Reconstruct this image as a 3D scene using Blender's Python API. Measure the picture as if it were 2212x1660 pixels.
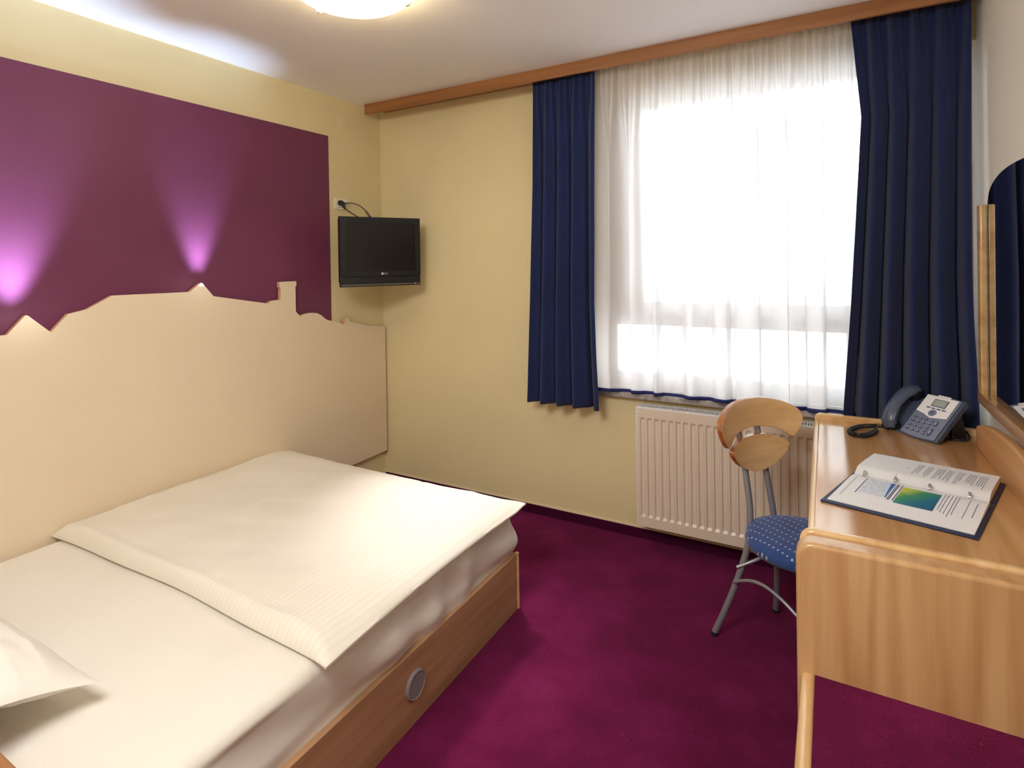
import bpy, math, random
from mathutils import Vector, Matrix
import bmesh
random.seed(7)
for o in list(bpy.data.objects):
    bpy.data.objects.remove(o, do_unlink=True)
SC = bpy.context.scene
COL = SC.collection
PI = math.pi

# ------------------------------------------------------------------ camera
cam_d = bpy.data.cameras.new('camera')
cam = bpy.data.objects.new('camera', cam_d)
COL.objects.link(cam)
yaw, roll, FPX = 0.51557, -0.0160076, 1220.26
fw = Vector((-math.sin(yaw), math.cos(yaw), -0.0074)).normalized()
rt = Vector((math.cos(yaw), math.sin(yaw), 0))
up = rt.cross(fw)
r2 = rt * math.cos(roll) + up * math.sin(roll)
u2 = -rt * math.sin(roll) + up * math.cos(roll)
M = Matrix((r2, u2, -fw)).transposed().to_4x4()
M.translation = Vector((2.77157, -3.0271, 1.51598))
cam.matrix_world = M
cam_d.sensor_fit = 'HORIZONTAL'
cam_d.sensor_width = 36
cam_d.lens = 36 * FPX / 2212
cam_d.shift_y = -0.11404
cam_d.clip_start = 0.05
SC.camera = cam

# ------------------------------------------------------------------ light, world, exposure
SC.view_settings.view_transform = 'Standard'
SC.view_settings.look = 'None'
SC.view_settings.exposure = 0.27
SC.view_settings.gamma = 1.0
SC.view_settings.use_curve_mapping = False
try:
    SC.cycles.use_denoising = True
    SC.cycles.max_bounces = 10
    SC.cycles.diffuse_bounces = 6
    SC.cycles.transparent_max_bounces = 16
    SC.cycles.sample_clamp_indirect = 10.0
    SC.cycles.caustics_reflective = False
    SC.cycles.caustics_refractive = False
except Exception:
    pass
W = bpy.data.worlds.new('sky')
SC.world = W
W.use_nodes = True
bg = W.node_tree.nodes['Background']
bg.inputs[0].default_value = (0.93, 0.96, 1.0, 1)
bg.inputs[1].default_value = 6.5


def add_light(name, kind, loc, energy, color, target=None, **kw):
    d = bpy.data.lights.new(name, kind)
    d.energy = energy
    d.color = color
    for k, v in kw.items():
        setattr(d, k, v)
    o = bpy.data.objects.new(name, d)
    COL.objects.link(o)
    o.location = loc
    if target is not None:
        o.rotation_euler = (Vector(target) - Vector(loc)).to_track_quat('-Z', 'Y').to_euler()
    return o


# sky portal in the window opening
p_ = add_light('window_portal', 'AREA', (2.45, 0.30, 1.6), 1.0, (1, 1, 1), (2.45, -1, 1.6), shape='RECTANGLE', size=1.7, size_y=1.7)
try:
    p_.data.cycles.is_portal = True
except Exception:
    p_.data.is_portal = True
# two small up-lights fixed behind the skyline board
add_light('uplight_peak', 'SPOT', (0.076, -1.342, 1.40), 50, (0.52, 0.70, 1.0), (0.0, -1.338, 1.93), spot_size=math.radians(50), spot_blend=1.0, shadow_soft_size=0.03)
add_light('uplight_gable', 'SPOT', (0.088, -2.085, 1.30), 76, (0.52, 0.70, 1.0), (0.0, -2.08, 1.86), spot_size=math.radians(56), spot_blend=1.0, shadow_soft_size=0.03)
add_light('uplight_peak_spill', 'POINT', (0.13, -1.342, 1.43), 0.07, (0.95, 0.97, 1.0), shadow_soft_size=0.02)  # added point light for the glow on the board face at the peak
add_light('uplight_gable_spill', 'POINT', (0.13, -2.05, 1.33), 0.12, (0.95, 0.97, 1.0), shadow_soft_size=0.02)  # second added point light, brightens the board face at the gable
# added spot without a fixture, for the bright patch on bed and floor
add_light('bed_glow_spot', 'SPOT', (0.95, -0.34, 2.28), 130, (1.0, 0.97, 1.0), (1.40, -1.08, 0.4), spot_size=math.radians(40), spot_blend=1.0, shadow_soft_size=0.10)
# fill light added out of view behind the camera
add_light('rear_fill', 'AREA', (1.9, -3.15, 2.45), 40, (1.0, 0.98, 0.96), (1.7, -2.2, 0.6), shape='DISK', size=0.9)


# ------------------------------------------------------------------ materials
def lin(c):
    return tuple(((x / 255) / 12.92 if x / 255 <= 0.04045 else ((x / 255 + 0.055) / 1.055) ** 2.4) for x in c) + (1,)


class NT:
    def __init__(s, name):
        s.m = bpy.data.materials.new(name)
        s.m.use_nodes = True
        s.t = s.m.node_tree
        s.b = s.t.nodes['Principled BSDF']
        s.out = s.t.nodes['Material Output']

    def n(s, typ, **kw):
        nd = s.t.nodes.new(typ)
        for k, v in kw.items():
            if isinstance(k, str) and k.startswith('i_'):
                nd.inputs[k[2:].replace('_', ' ')].default_value = v
            else:
                setattr(nd, k, v)
        return nd

    def l(s, a, b):
        s.t.links.new(a, b)

    def coord(s, scale=(1, 1, 1), rot=(0, 0, 0), kind='Object'):
        tc = s.n('ShaderNodeTexCoord')
        mp = s.n('ShaderNodeMapping')
        mp.inputs['Scale'].default_value = scale
        mp.inputs['Rotation'].default_value = rot
        s.l(tc.outputs[kind], mp.inputs[0])
        return mp.outputs[0]

    def noise(s, vec, scale, detail=3, rough=.55):
        nd = s.n('ShaderNodeTexNoise')
        nd.inputs['Scale'].default_value = scale
        nd.inputs['Detail'].default_value = detail
        nd.inputs['Roughness'].default_value = rough
        s.l(vec, nd.inputs['Vector'])
        return nd.outputs['Fac']

    def ramp(s, fac, stops):
        r = s.n('ShaderNodeValToRGB')
        e = r.color_ramp.elements
        e[0].position, e[0].color = stops[0]
        e[1].position, e[1].color = stops[-1]
        for p, c in stops[1:-1]:
            x = e.new(p)
            x.color = c
        s.l(fac, r.inputs[0])
        return r.outputs[0]

    def bump(s, h, strength, dist=0.01):
        b = s.n('ShaderNodeBump')
        b.inputs['Strength'].default_value = strength
        b.inputs['Distance'].default_value = dist
        s.l(h, b.inputs['Height'])
        s.l(b.outputs[0], s.b.inputs['Normal'])
        return b

    def math(s, op, a, b=None, c=None):
        m = s.n('ShaderNodeMath', operation=op)
        for i, x in enumerate((a, b, c)):
            if x is None:
                continue
            if isinstance(x, (int, float)):
                m.inputs[i].default_value = x
            else:
                s.l(x, m.inputs[i])
        return m.outputs[0]

    def set(s, **kw):
        for k, v in kw.items():
            s.b.inputs[k.replace('_', ' ')].default_value = v
        return s


def plain(name, rgb, rough=.5, metal=0., spec=.5, bumpy=0, bscale=200, **kw):
    t = NT(name)
    t.b.inputs['Base Color'].default_value = lin(rgb)
    t.b.inputs['Roughness'].default_value = rough
    t.b.inputs['Metallic'].default_value = metal
    t.b.inputs['Specular IOR Level'].default_value = spec
    for k, v in kw.items():
        t.b.inputs[k.replace('_', ' ')].default_value = v
    v = t.coord()
    f = t.noise(v, bscale)
    if bumpy:
        t.bump(f, bumpy, .002)
    else:
        r = t.ramp(f, [(0.3, (rough * .92,) * 3 + (1,)), (0.7, (min(1, rough * 1.08),) * 3 + (1,))])
        t.l(r, t.b.inputs['Roughness'])
    return t.m


def paint(name, rgb, var=6, rough=.75, spec=.3):
    t = NT(name)
    v = t.coord()
    f = t.noise(v, 1.4, 2)
    a = lin([max(0, c - var) for c in rgb])
    b = lin([min(255, c + var) for c in rgb])
    t.l(t.ramp(f, [(0.35, a), (0.65, b)]), t.b.inputs['Base Color'])
    t.b.inputs['Roughness'].default_value = rough
    t.b.inputs['Specular IOR Level'].default_value = spec
    t.bump(t.noise(v, 260, 2), .12, .0012)
    return t.m


def wood(name, c0, c1, c2, axis='z', rough=.3, coat=.0, scale=1.0, bumpk=.03):
    t = NT(name)
    sc = {'x': (1.2, 26, 26), 'y': (26, 1.2, 26), 'z': (26, 26, 1.2)}[axis]
    v = t.coord(tuple(k * scale for k in sc))
    f = t.noise(v, 1.0, 5, .6)
    sc2 = {'x': (.5, 5, 5), 'y': (5, .5, 5), 'z': (5, 5, .5)}[axis]
    v2 = t.coord(tuple(k * scale for k in sc2))
    g = t.noise(v2, 1.0, 2, .5)
    w = t.math('SINE', t.math('MULTIPLY', g, 34.0))
    w = t.math('MULTIPLY_ADD', w, .10, t.math('MULTIPLY', f, .9))
    w = t.math('MULTIPLY_ADD', g, .25, w)
    t.l(t.ramp(w, [(0.30, lin(c0)), (0.55, lin(c1)), (0.8, lin(c2))]), t.b.inputs['Base Color'])
    t.b.inputs['Roughness'].default_value = rough
    t.b.inputs['Coat Weight'].default_value = coat
    t.b.inputs['Coat Roughness'].default_value = .12
    v3 = t.coord(tuple(k * 4 for k in sc))
    t.bump(t.noise(v3, 1.5, 3), bumpk, .001)
    return t.m


def carpet(name):
    t = NT(name)
    v = t.coord()
    f = t.noise(v, 3.0, 5, .65)
    col = t.ramp(f, [(0.3, lin((84, 12, 46))), (0.5, lin((104, 18, 62))), (0.72, lin((126, 32, 80)))])
    fine = t.noise(v, 230, 2)
    mx = t.n('ShaderNodeMixRGB', blend_type='MULTIPLY')
    mx.inputs[0].default_value = .8
    t.l(col, mx.inputs[1])
    t.l(t.ramp(fine, [(0.3, (.42, .38, .42, 1)), (0.7, (1, 1, 1, 1))]), mx.inputs[2])
    vo = t.n('ShaderNodeTexVoronoi')
    vo.inputs['Scale'].default_value = 22
    t.l(v, vo.inputs['Vector'])
    sp = t.math('LESS_THAN', vo.outputs['Distance'], .045)
    m2 = t.n('ShaderNodeMixRGB')
    t.l(sp, m2.inputs[0])
    t.l(mx.outputs[0], m2.inputs[1])
    m2.inputs[2].default_value = lin((165, 62, 70))
    t.l(m2.outputs[0], t.b.inputs['Base Color'])
    t.b.inputs['Roughness'].default_value = 1
    t.b.inputs['Specular IOR Level'].default_value = .1
    t.b.inputs['Sheen Weight'].default_value = .25
    t.b.inputs['Sheen Tint'].default_value = lin((200, 90, 160))
    t.bump(t.noise(v, 300, 3), .8, .004)
    return t.m


def cloth(name, rgb, rgb2=None, weave=900, stripes=None, wrinkle=0.0, sheen=.1):
    t = NT(name)
    v = t.coord()
    if rgb2 is None:
        rgb2 = rgb
    base = t.ramp(t.noise(v, 2.2, 2), [(0.3, lin(rgb)), (0.7, lin(rgb2))])
    h = t.math('MULTIPLY', t.noise(v, weave, 1), .15)
    if stripes:
        sx = t.n('ShaderNodeSeparateXYZ')
        t.l(v, sx.inputs[0])
        s = t.math('FRACT', t.math('MULTIPLY', sx.outputs[stripes[0]], stripes[1]))
        s = t.math('GREATER_THAN', s, .62)
        m = t.n('ShaderNodeMixRGB', blend_type='MULTIPLY')
        t.l(t.math('MULTIPLY', s, stripes[2]), m.inputs[0])
        t.l(base, m.inputs[1])
        m.inputs[2].default_value = (.80, .77, .70, 1)
        base = m.outputs[0]
    t.l(base, t.b.inputs['Base Color'])
    t.b.inputs['Roughness'].default_value = .85
    t.b.inputs['Sheen Weight'].default_value = sheen
    t.b.inputs['Specular IOR Level'].default_value = .2
    if wrinkle:
        va = t.coord((2.2, 5.5, 2.2), (0, 0, .5))
        h2 = t.math('MULTIPLY', t.noise(va, 1.6, 3, .5), wrinkle)
        h = t.math('ADD', h, h2)
    t.bump(h, .5, .02)
    return t.m


def seat_fabric(name):
    t = NT(name)
    v = t.coord()
    sx = t.n('ShaderNodeSeparateXYZ')
    t.l(v, sx.inputs[0])
    a = t.math('FRACT', t.math('MULTIPLY', sx.outputs[0], 27.0))
    b = t.math('FRACT', t.math('MULTIPLY', sx.outputs[1], 52.0))
    da = t.math('LESS_THAN', t.math('ABSOLUTE', t.math('SUBTRACT', a, .5)), .09)
    db = t.math('LESS_THAN', t.math('ABSOLUTE', t.math('SUBTRACT', b, .5)), .17)
    d = t.math('MULTIPLY', da, db)
    m = t.n('ShaderNodeMixRGB')
    t.l(d, m.inputs[0])
    t.l(t.ramp(t.noise(v, 60, 3), [(0.3, lin((34, 62, 122))), (0.7, lin((48, 80, 142)))]), m.inputs[1])
    m.inputs[2].default_value = lin((178, 182, 196))
    t.l(m.outputs[0], t.b.inputs['Base Color'])
    t.b.inputs['Roughness'].default_value = .9
    t.b.inputs['Sheen Weight'].default_value = .2
    t.bump(t.noise(v, 900, 2), .3, .001)
    return t.m


def sheer_mat(name):
    t = NT(name)
    nt = t.t
    nt.nodes.remove(t.b)
    lw = t.n('ShaderNodeLayerWeight')
    lw.inputs['Blend'].default_value = .5
    v = t.coord((1, 1, 1))
    wv = t.noise(v, 700, 1)
    # weave covers more of the view where the cloth is seen edge on
    cosv = t.math('MAXIMUM', t.math('SUBTRACT', 1.0, lw.outputs['Facing']), .06)
    thru = t.math('POWER', .21, t.math('DIVIDE', 1.0, cosv))
    op = t.math('SUBTRACT', t.math('MULTIPLY_ADD', wv, .04, .98), thru)
    tr = t.n('ShaderNodeBsdfTransparent')
    tl = t.n('ShaderNodeBsdfTranslucent')
    tl.inputs[0].default_value = (.95, .94, .95, 1)
    df = t.n('ShaderNodeBsdfDiffuse')
    df.inputs[0].default_value = (.93, .925, .93, 1)
    m1 = t.n('ShaderNodeMixShader')
    m1.inputs[0].default_value = .42
    t.l(tl.outputs[0], m1.inputs[1])
    t.l(df.outputs[0], m1.inputs[2])
    m2 = t.n('ShaderNodeMixShader')
    t.l(op, m2.inputs[0])
    t.l(tr.outputs[0], m2.inputs[1])
    t.l(m1.outputs[0], m2.inputs[2])
    t.l(m2.outputs[0], t.out.inputs[0])
    return t.m


def glass_mat(name):
    t = NT(name)
    t.t.nodes.remove(t.b)
    tr = t.n('ShaderNodeBsdfTransparent')
    tr.inputs[0].default_value = (.97, .99, .98, 1)
    gl = t.n('ShaderNodeBsdfGlossy')
    gl.inputs['Roughness'].default_value = .01
    fr = t.n('ShaderNodeFresnel')
    fr.inputs[0].default_value = 1.45
    v = t.coord()
    t.l(t.math('MULTIPLY_ADD', t.noise(v, 2, 1), .002, .01), gl.inputs['Roughness'])
    m = t.n('ShaderNodeMixShader')
    t.l(fr.outputs[0], m.inputs[0])
    t.l(tr.outputs[0], m.inputs[1])
    t.l(gl.outputs[0], m.inputs[2])
    t.l(m.outputs[0], t.out.inputs[0])
    return t.m


def emit(name, rgb, strength, base=(250, 245, 230)):
    t = NT(name)
    t.b.inputs['Base Color'].default_value = lin(base)
    t.b.inputs['Emission Color'].default_value = lin(rgb)
    v = t.coord()
    t.l(t.math('MULTIPLY_ADD', t.noise(v, 6, 2), strength * .1, strength * .95), t.b.inputs['Emission Strength'])
    t.b.inputs['Roughness'].default_value = .35
    return t.m


MT = dict(
    wall=paint('wall_cream_paint', (226, 212, 168), 3),
    wall_r=paint('wall_ivory_paint', (226, 220, 206), 3),
    ceil=paint('ceiling_white_paint', (246, 244, 246), 2),
    purple=paint('purple_paint', (110, 49, 82), 4, .5, .5),
    board=paint('cream_board_lacquer', (230, 213, 186), 2, .55, .4),
    edge=plain('board_edge', (212, 160, 122), .6),
    carpet=carpet('aubergine_carpet'),
    skirt=plain('aubergine_skirting', (66, 12, 44), 1.0, spec=.1, bumpy=.6, bscale=400),
    beech_z=wood('beech_upright', (178, 132, 88), (198, 154, 106), (212, 172, 124), 'z', .32, .3),
    beech_y=wood('beech_top', (184, 134, 82), (200, 150, 98), (213, 168, 116), 'y', .16, .8),
    beech_up=wood('beech_upstand', (184, 134, 82), (200, 150, 98), (213, 168, 116), 'y', .5, .0),
    beech_x=wood('beech_side', (176, 128, 84), (196, 150, 102), (210, 168, 120), 'y', .45, .0),
    beech_edge=wood('beech_edge', (200, 156, 104), (218, 178, 124), (230, 196, 146), 'y', .25, .5),
    ply=wood('chair_plywood', (214, 174, 120), (228, 190, 138), (238, 206, 158), 'x', .3, .5),
    ply_e=wood('chair_ply_edge', (140, 76, 34), (168, 98, 50), (190, 120, 66), 'x', .25, .6, 3),
    pelmet=wood('pelmet_beech', (140, 90, 48), (156, 104, 60), (170, 118, 72), 'x', .35, .1),
    bedwood=wood('bed_laminate', (156, 116, 84), (174, 134, 98), (188, 148, 112), 'y', .5, .0),
    headwood=wood('headboard_wood', (132, 88, 50), (150, 104, 62), (164, 118, 76), 'x', .35, .2),
    sheet=cloth('bed_sheet_cotton', (237, 231, 219), (241, 236, 225), wrinkle=.45),
    sheet_s=cloth('sheet_side_cotton', (232, 226, 222), (238, 232, 228), wrinkle=.9),
    duvet=cloth('duvet_cotton', (236, 229, 214), (240, 234, 221), stripes=(0, 48, .17), wrinkle=.5),
    pillow=cloth('pillow_cotton', (240, 234, 224), (244, 238, 228), wrinkle=.12),
    curtain=cloth('blue_curtain', (30, 42, 86), (34, 47, 94), weave=1200, sheen=.15),
    ribbon=plain('navy_ribbon', (26, 36, 104), .7),
    sheer=sheer_mat('white_sheer'),
    white=plain('white_enamel', (232, 230, 228), .35),
    rad=plain('radiator_enamel', (226, 212, 196), .35),
    rad_w=plain('radiator_grille', (236, 236, 240), .35),
    dark=plain('gap_shade', (46, 52, 66), .8),
    pvc=plain('window_frame_white', (226, 222, 222), .4),
    sill=NT('marble_sill').m,
    glass=glass_mat('window_glass'),
    steel=plain('satin_steel', (156, 158, 166), .33, .45),
    chrome=plain('chrome', (210, 210, 214), .12, 1.0),
    rubber=plain('black_rubber', (24, 22, 24), .7),
    seat=seat_fabric('blue_dash_fabric'),
    tvb=plain('tv_black_plastic', (24, 26, 28), .38),
    tvs=plain('tv_screen', (22, 22, 22), .22),
    tvstrip=plain('tv_silver_strip', (112, 106, 104), .35, .4),
    logo=plain('logo_silver', (220, 220, 220), .4, .2),
    led=emit('standby_led', (255, 60, 40), 2.0, (200, 40, 30)),
    black=plain('black_plastic', (26, 26, 30), .4),
    phone=plain('phone_grey', (80, 90, 114), .28),
    phone_f=plain('phone_face', (122, 132, 158), .35),
    phone_w=plain('phone_silver', (250, 251, 255), .3),
    lcd=plain('phone_display', (176, 186, 176), .25),
    key=plain('phone_key', (92, 98, 124), .3),
    keyt=plain('key_print', (232, 232, 240), .5),
    paper=plain('white_paper', (238, 238, 240), .6),
    ink=plain('print_ink', (92, 98, 124), .8),
    navy=plain('navy_leatherette', (30, 44, 78), .5, bumpy=.3, bscale=500),
    mirror=plain('mirror_silver', (215, 218, 222), .015, 1.0),
    mirror_e=plain('mirror_edge', (34, 40, 44), .3),
    lamp=emit('frosted_glass_lit', (255, 238, 190), 6.5),
    lampm=plain('lamp_base_white', (235, 228, 205), .4),
    knob=plain('grey_plastic', (136, 130, 134), .5),
    facade=plain('facade_render', (225, 225, 225), .9),
    fglass=plain('facade_window', (120, 124, 130), .3),
)
# marble sill nodes
_t = NT.__new__(NT)
_t.m = MT['sill']; _t.t = _t.m.node_tree; _t.b = _t.t.nodes['Principled BSDF']; _t.out = _t.t.nodes['Material Output']
_v = _t.coord()
_t.l(_t.ramp(_t.noise(_v, 22, 6, .7), [(0.35, lin((128, 120, 120))), (0.55, lin((168, 160, 158))), (0.7, lin((198, 190, 188)))]), _t.b.inputs['Base Color'])
_t.b.inputs['Roughness'].default_value = .3


def image_mat(name, kind):
    t = NT(name)
    v = t.coord(kind='UV')
    sx = t.n('ShaderNodeSeparateXYZ')
    t.l(v, sx.inputs[0])
    if kind == 0:   # green to blue gradient picture
        f = t.math('ADD', t.math('MULTIPLY', sx.outputs[0], .5), t.math('MULTIPLY', sx.outputs[1], -.5))
        f = t.math('ADD', f, .5)
        f = t.math('MULTIPLY_ADD', t.noise(v, 2.5, 2), .25, t.math('SUBTRACT', f, .1))
        c = t.ramp(f, [(0.05, lin((206, 208, 80))), (0.30, lin((70, 150, 96))), (0.55, lin((28, 112, 142))), (0.95, lin((24, 78, 120)))])
    else:
        br = t.n('ShaderNodeTexBrick')
        br.inputs['Scale'].default_value = 3.5
        br.inputs['Color1'].default_value = lin((235, 238, 244))
        br.inputs['Color2'].default_value = lin((205, 214, 226))
        br.inputs['Mortar'].default_value = lin((170, 190, 220))
        t.l(v, br.inputs['Vector'])
        f = sx.outputs[0]
        m = t.n('ShaderNodeMixRGB')
        t.l(t.math('GREATER_THAN', f, .8), m.inputs[0])
        t.l(br.outputs[0], m.inputs[1])
        m.inputs[2].default_value = lin((52, 110, 184))
        c = m.outputs[0]
    t.l(c, t.b.inputs['Base Color'])
    t.b.inputs['Roughness'].default_value = .5
    return t.m


MT['pic0'] = image_mat('picture_landscape', 0)
MT['pic1'] = image_mat('picture_page', 1)


# ------------------------------------------------------------------ mesh helpers
class MB:
    def __init__(s):
        s.v, s.f = [], []

    def add(s, vs, fs):
        o = len(s.v)
        s.v += [tuple(p) for p in vs]
        s.f += [tuple(i + o for i in f) for f in fs]
        return s

    def box(s, a, b, mat=None):
        x0, y0, z0 = a
        x1, y1, z1 = b
        vs = [(x0, y0, z0), (x1, y0, z0), (x1, y1, z0), (x0, y1, z0), (x0, y0, z1), (x1, y0, z1), (x1, y1, z1), (x0, y1, z1)]
        if mat is not None:
            vs = [mat @ Vector(p) for p in vs]
        return s.add(vs, [(0, 3, 2, 1), (4, 5, 6, 7), (0, 1, 5, 4), (1, 2, 6, 5), (2, 3, 7, 6), (3, 0, 4, 7)])

    def prism(s, pts, fn0, fn1):
        """polygon pts (2d) placed by fn0 and fn1 -> two caps and walls"""
        n = len(pts)
        vs = [fn0(*p) for p in pts] + [fn1(*p) for p in pts]
        fs = [tuple(range(n))[::-1], tuple(range(n, 2 * n))]
        fs += [(i, (i + 1) % n, n + (i + 1) % n, n + i) for i in range(n)]
        return s.add(vs, fs)

    def tube(s, path, r, n=12, cap=True, up=None):
        path = [Vector(p) for p in path]
        rs = r if isinstance(r, (list, tuple)) else [r] * len(path)
        vs, fs = [], []
        t0 = (path[1] - path[0]).normalized()
        ref = Vector(up) if up else (Vector((0, 0, 1)) if abs(t0.z) < .9 else Vector((1, 0, 0)))
        a = t0.cross(ref).normalized()
        for i, p in enumerate(path):
            t = (path[min(i + 1, len(path) - 1)] - path[max(i - 1, 0)]).normalized()
            a = (a - t * a.dot(t)).normalized()
            b = t.cross(a)
            rr = rs[i]
            ra, rb = rr if isinstance(rr, tuple) else (rr, rr)
            for k in range(n):
                an = 2 * PI * k / n
                vs.append(p + a * (math.cos(an) * ra) + b * (math.sin(an) * rb))
        for i in range(len(path) - 1):
            for k in range(n):
                k2 = (k + 1) % n
                fs.append((i * n + k, i * n + k2, (i + 1) * n + k2, (i + 1) * n + k))
        if cap:
            fs.append(tuple(range(n))[::-1])
            fs.append(tuple((len(path) - 1) * n + k for k in range(n)))
        return s.add(vs, fs)

    def lathe(s, prof, center, axis='z', n=32, sx=1, sy=1):
        """prof: (r,h) list; axis direction of h"""
        vs, fs = [], []
        c = Vector(center)
        for r, h in prof:
            for k in range(n):
                an = 2 * PI * k / n
                ca, sa = math.cos(an) * r * sx, math.sin(an) * r * sy
                vs.append(c + (Vector((ca, sa, h)) if axis == 'z' else Vector((h, ca, sa)) if axis == 'x' else Vector((ca, h, sa))))
        m = len(prof)
        for i in range(m - 1):
            for k in range(n):
                k2 = (k + 1) % n
                fs.append((i * n + k, i * n + k2, (i + 1) * n + k2, (i + 1) * n + k))
        fs.append(tuple(range(n))[::-1])
        fs.append(tuple((m - 1) * n + k for k in range(n)))
        return s.add(vs, fs)

    def grid(s, fn, nu, nv, close_u=False):
        vs = [fn(i / nu, j / nv) for j in range(nv + 1) for i in range(nu + (0 if close_u else 1))]
        w = nu if close_u else nu + 1
        fs = []
        for j in range(nv):
            for i in range(nu):
                i2 = (i + 1) % w
                fs.append((j * w + i, j * w + i2, (j + 1) * w + i2, (j + 1) * w + i))
        return s.add(vs, fs)

    def build(s, name, mat, parent=None, bevel=0, seg=2, smooth=True, angle=40, solid=0, local=False, kind=None, offset=-1):
        me = bpy.data.meshes.new(name)
        vs = s.v
        if parent is not None and not local:
            inv = world_of(parent).inverted()
            vs = [inv @ Vector(p) for p in vs]
        me.from_pydata([tuple(p) for p in vs], [], s.f)
        bm = bmesh.new()
        bm.from_mesh(me)
        bmesh.ops.recalc_face_normals(bm, faces=bm.faces)
        bm.to_mesh(me)
        bm.free()
        if smooth:
            me.polygons.foreach_set('use_smooth', [True] * len(me.polygons))
            me.set_sharp_from_angle(angle=math.radians(angle))
        me.materials.append(mat)
        o = bpy.data.objects.new(name, me)
        COL.objects.link(o)
        if parent is not None:
            o.parent = parent
        if bevel:
            md = o.modifiers.new('bevel', 'BEVEL')
            md.width = bevel
            md.segments = seg
            md.limit_method = 'ANGLE'
            md.angle_limit = math.radians(50)
            md.harden_normals = False
        if solid:
            md = o.modifiers.new('solid', 'SOLIDIFY')
            md.thickness = solid
            md.offset = offset
        if kind:
            o['kind'] = kind
        return o


def world_of(o):
    m = Matrix.LocRotScale(o.location, o.rotation_euler, o.scale)
    return world_of(o.parent) @ m if o.parent else m


def thing(name, label, cat, loc=(0, 0, 0), rz=0, group=None):
    o = bpy.data.objects.new(name, None)
    COL.objects.link(o)
    o.empty_display_size = .1
    o.location = loc
    o.rotation_euler = (0, 0, rz)
    o['label'] = label
    o['category'] = cat
    if group:
        o['group'] = group
    return o


def tag(o, label, cat, group=None):
    o['label'] = label
    o['category'] = cat
    if group:
        o['group'] = group
    return o


def struct(name, mb, mat, label, cat, **kw):
    o = mb.build(name, mat, **kw)
    o['kind'] = 'structure'
    o['label'] = label
    o['category'] = cat
    return o


def box(a, b):
    return MB().box(a, b)


def smoothstep(a, b, x):
    t = min(1, max(0, (x - a) / (b - a)))
    return t * t * (3 - 2 * t)


def catmull(pts, n=8):
    pts = [Vector(p) for p in pts]
    out = []
    P = [pts[0] * 2 - pts[1]] + pts + [pts[-1] * 2 - pts[-2]]
    for i in range(1, len(P) - 2):
        for k in range(n):
            t = k / n
            a, b, c, d = P[i - 1], P[i], P[i + 1], P[i + 2]
            out.append(.5 * ((2 * b) + (c - a) * t + (2 * a - 5 * b + 4 * c - d) * t * t + (3 * b - a - 3 * c + d) * t ** 3))
    out.append(pts[-1])
    return out


XR, YN, H = 3.305, -3.75, 2.6          # right wall, near wall, ceiling
WX0, WX1, WZ0, WZ1 = 1.60, 3.305, 0.80, 2.42   # window opening

# ------------------------------------------------------------------ the room
struct('floor', box((-.2, YN - .2, -.06), (XR + .2, .3, 0)), MT['carpet'], 'aubergine carpet with small orange flecks covering the floor', 'floor', smooth=False)
struct('ceiling', box((-.2, YN - .2, H), (XR + .2, .3, H + .08)), MT['ceil'], 'plain white ceiling with a round lamp', 'ceiling', smooth=False)
struct('wall_left', box((-.15, YN, 0), (0, 0, H)), MT['wall'], 'cream left wall behind the purple panel', 'wall', smooth=False)
struct('wall_right', box((XR, YN, 0), (XR + .15, .25, H)), MT['wall_r'], 'ivory right wall behind the mirror and desk', 'wall', smooth=False)
struct('wall_near', box((-.15, YN - .15, 0), (XR + .15, YN, H)), MT['wall'], 'cream wall behind the viewer', 'wall', smooth=False)
wf = MB()
wf.box((-.15, 0, 0), (WX0, .25, H)).box((WX0, 0, 0), (WX1, .25, WZ0 - .03)).box((WX0, 0, WZ1), (WX1, .25, H))
struct('wall_far', wf, MT['wall'], 'cream far wall with the window and radiator', 'wall', smooth=False)
struct('baseboard_far', box((0.0, -.012, 0), (XR, 0, .052)), MT['skirt'], 'dark aubergine carpet skirting along the far wall', 'baseboard', smooth=False)
struct('trim_far', box((0.0, -.006, .052), (XR, 0, .058)), MT['board'], 'thin cream bead above the carpet skirting on the far wall', 'trim', smooth=False)
struct('baseboard_left', box((0, YN, 0), (.012, -.012, .052)), MT['board'], 'cream skirting along the left wall beside the bed', 'baseboard', smooth=False)
struct('baseboard_right', box((XR - .012, YN, 0), (XR, -.012, .052)), MT['skirt'], 'dark carpet skirting along the right wall', 'baseboard', smooth=False)
struct('trim_sill', box((WX0, -.05, WZ0 - .03), (WX1, .10, WZ0)), MT['sill'], 'grey marble window sill above the radiator', 'window sill', bevel=.004)

# window ------------------------------------------------------------
win = bpy.data.objects.new('window_1', None)
COL.objects.link(win)
win.location = (WX0, .15, WZ0)
win['kind'] = 'structure'
win['label'] = 'white framed window with a horizontal rail behind the sheer curtain'
win['category'] = 'window'
fr = MB()
Y0, Y1 = .10, .17
fr.box((WX0, Y0, WZ0), (WX0 + .09, Y1, WZ1)).box((WX1 - .05, Y0, WZ0), (WX1, Y1, WZ1))
fr.box((WX0 + .09, Y0, WZ0), (WX1 - .07, Y1, WZ0 + .09)).box((WX0 + .09, Y0, WZ1 - .05), (WX1 - .07, Y1, WZ1))
fr.box((WX0 + .09, Y0, 1.155), (WX1 - .07, Y1, 1.225))
fr.build('window_frame', MT['pvc'], win, bevel=.004, smooth=False)
sa = MB()
sx0, sx1, sz0, sz1 = WX0 + .10, WX1 - .08, 1.215, WZ1 - .04
SY0, SY1 = .075, .14
sa.box((sx0, SY0, sz0), (1.85, SY1, sz1)).box((sx1 - .06, SY0, sz0), (sx1, SY1, sz1))
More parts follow.
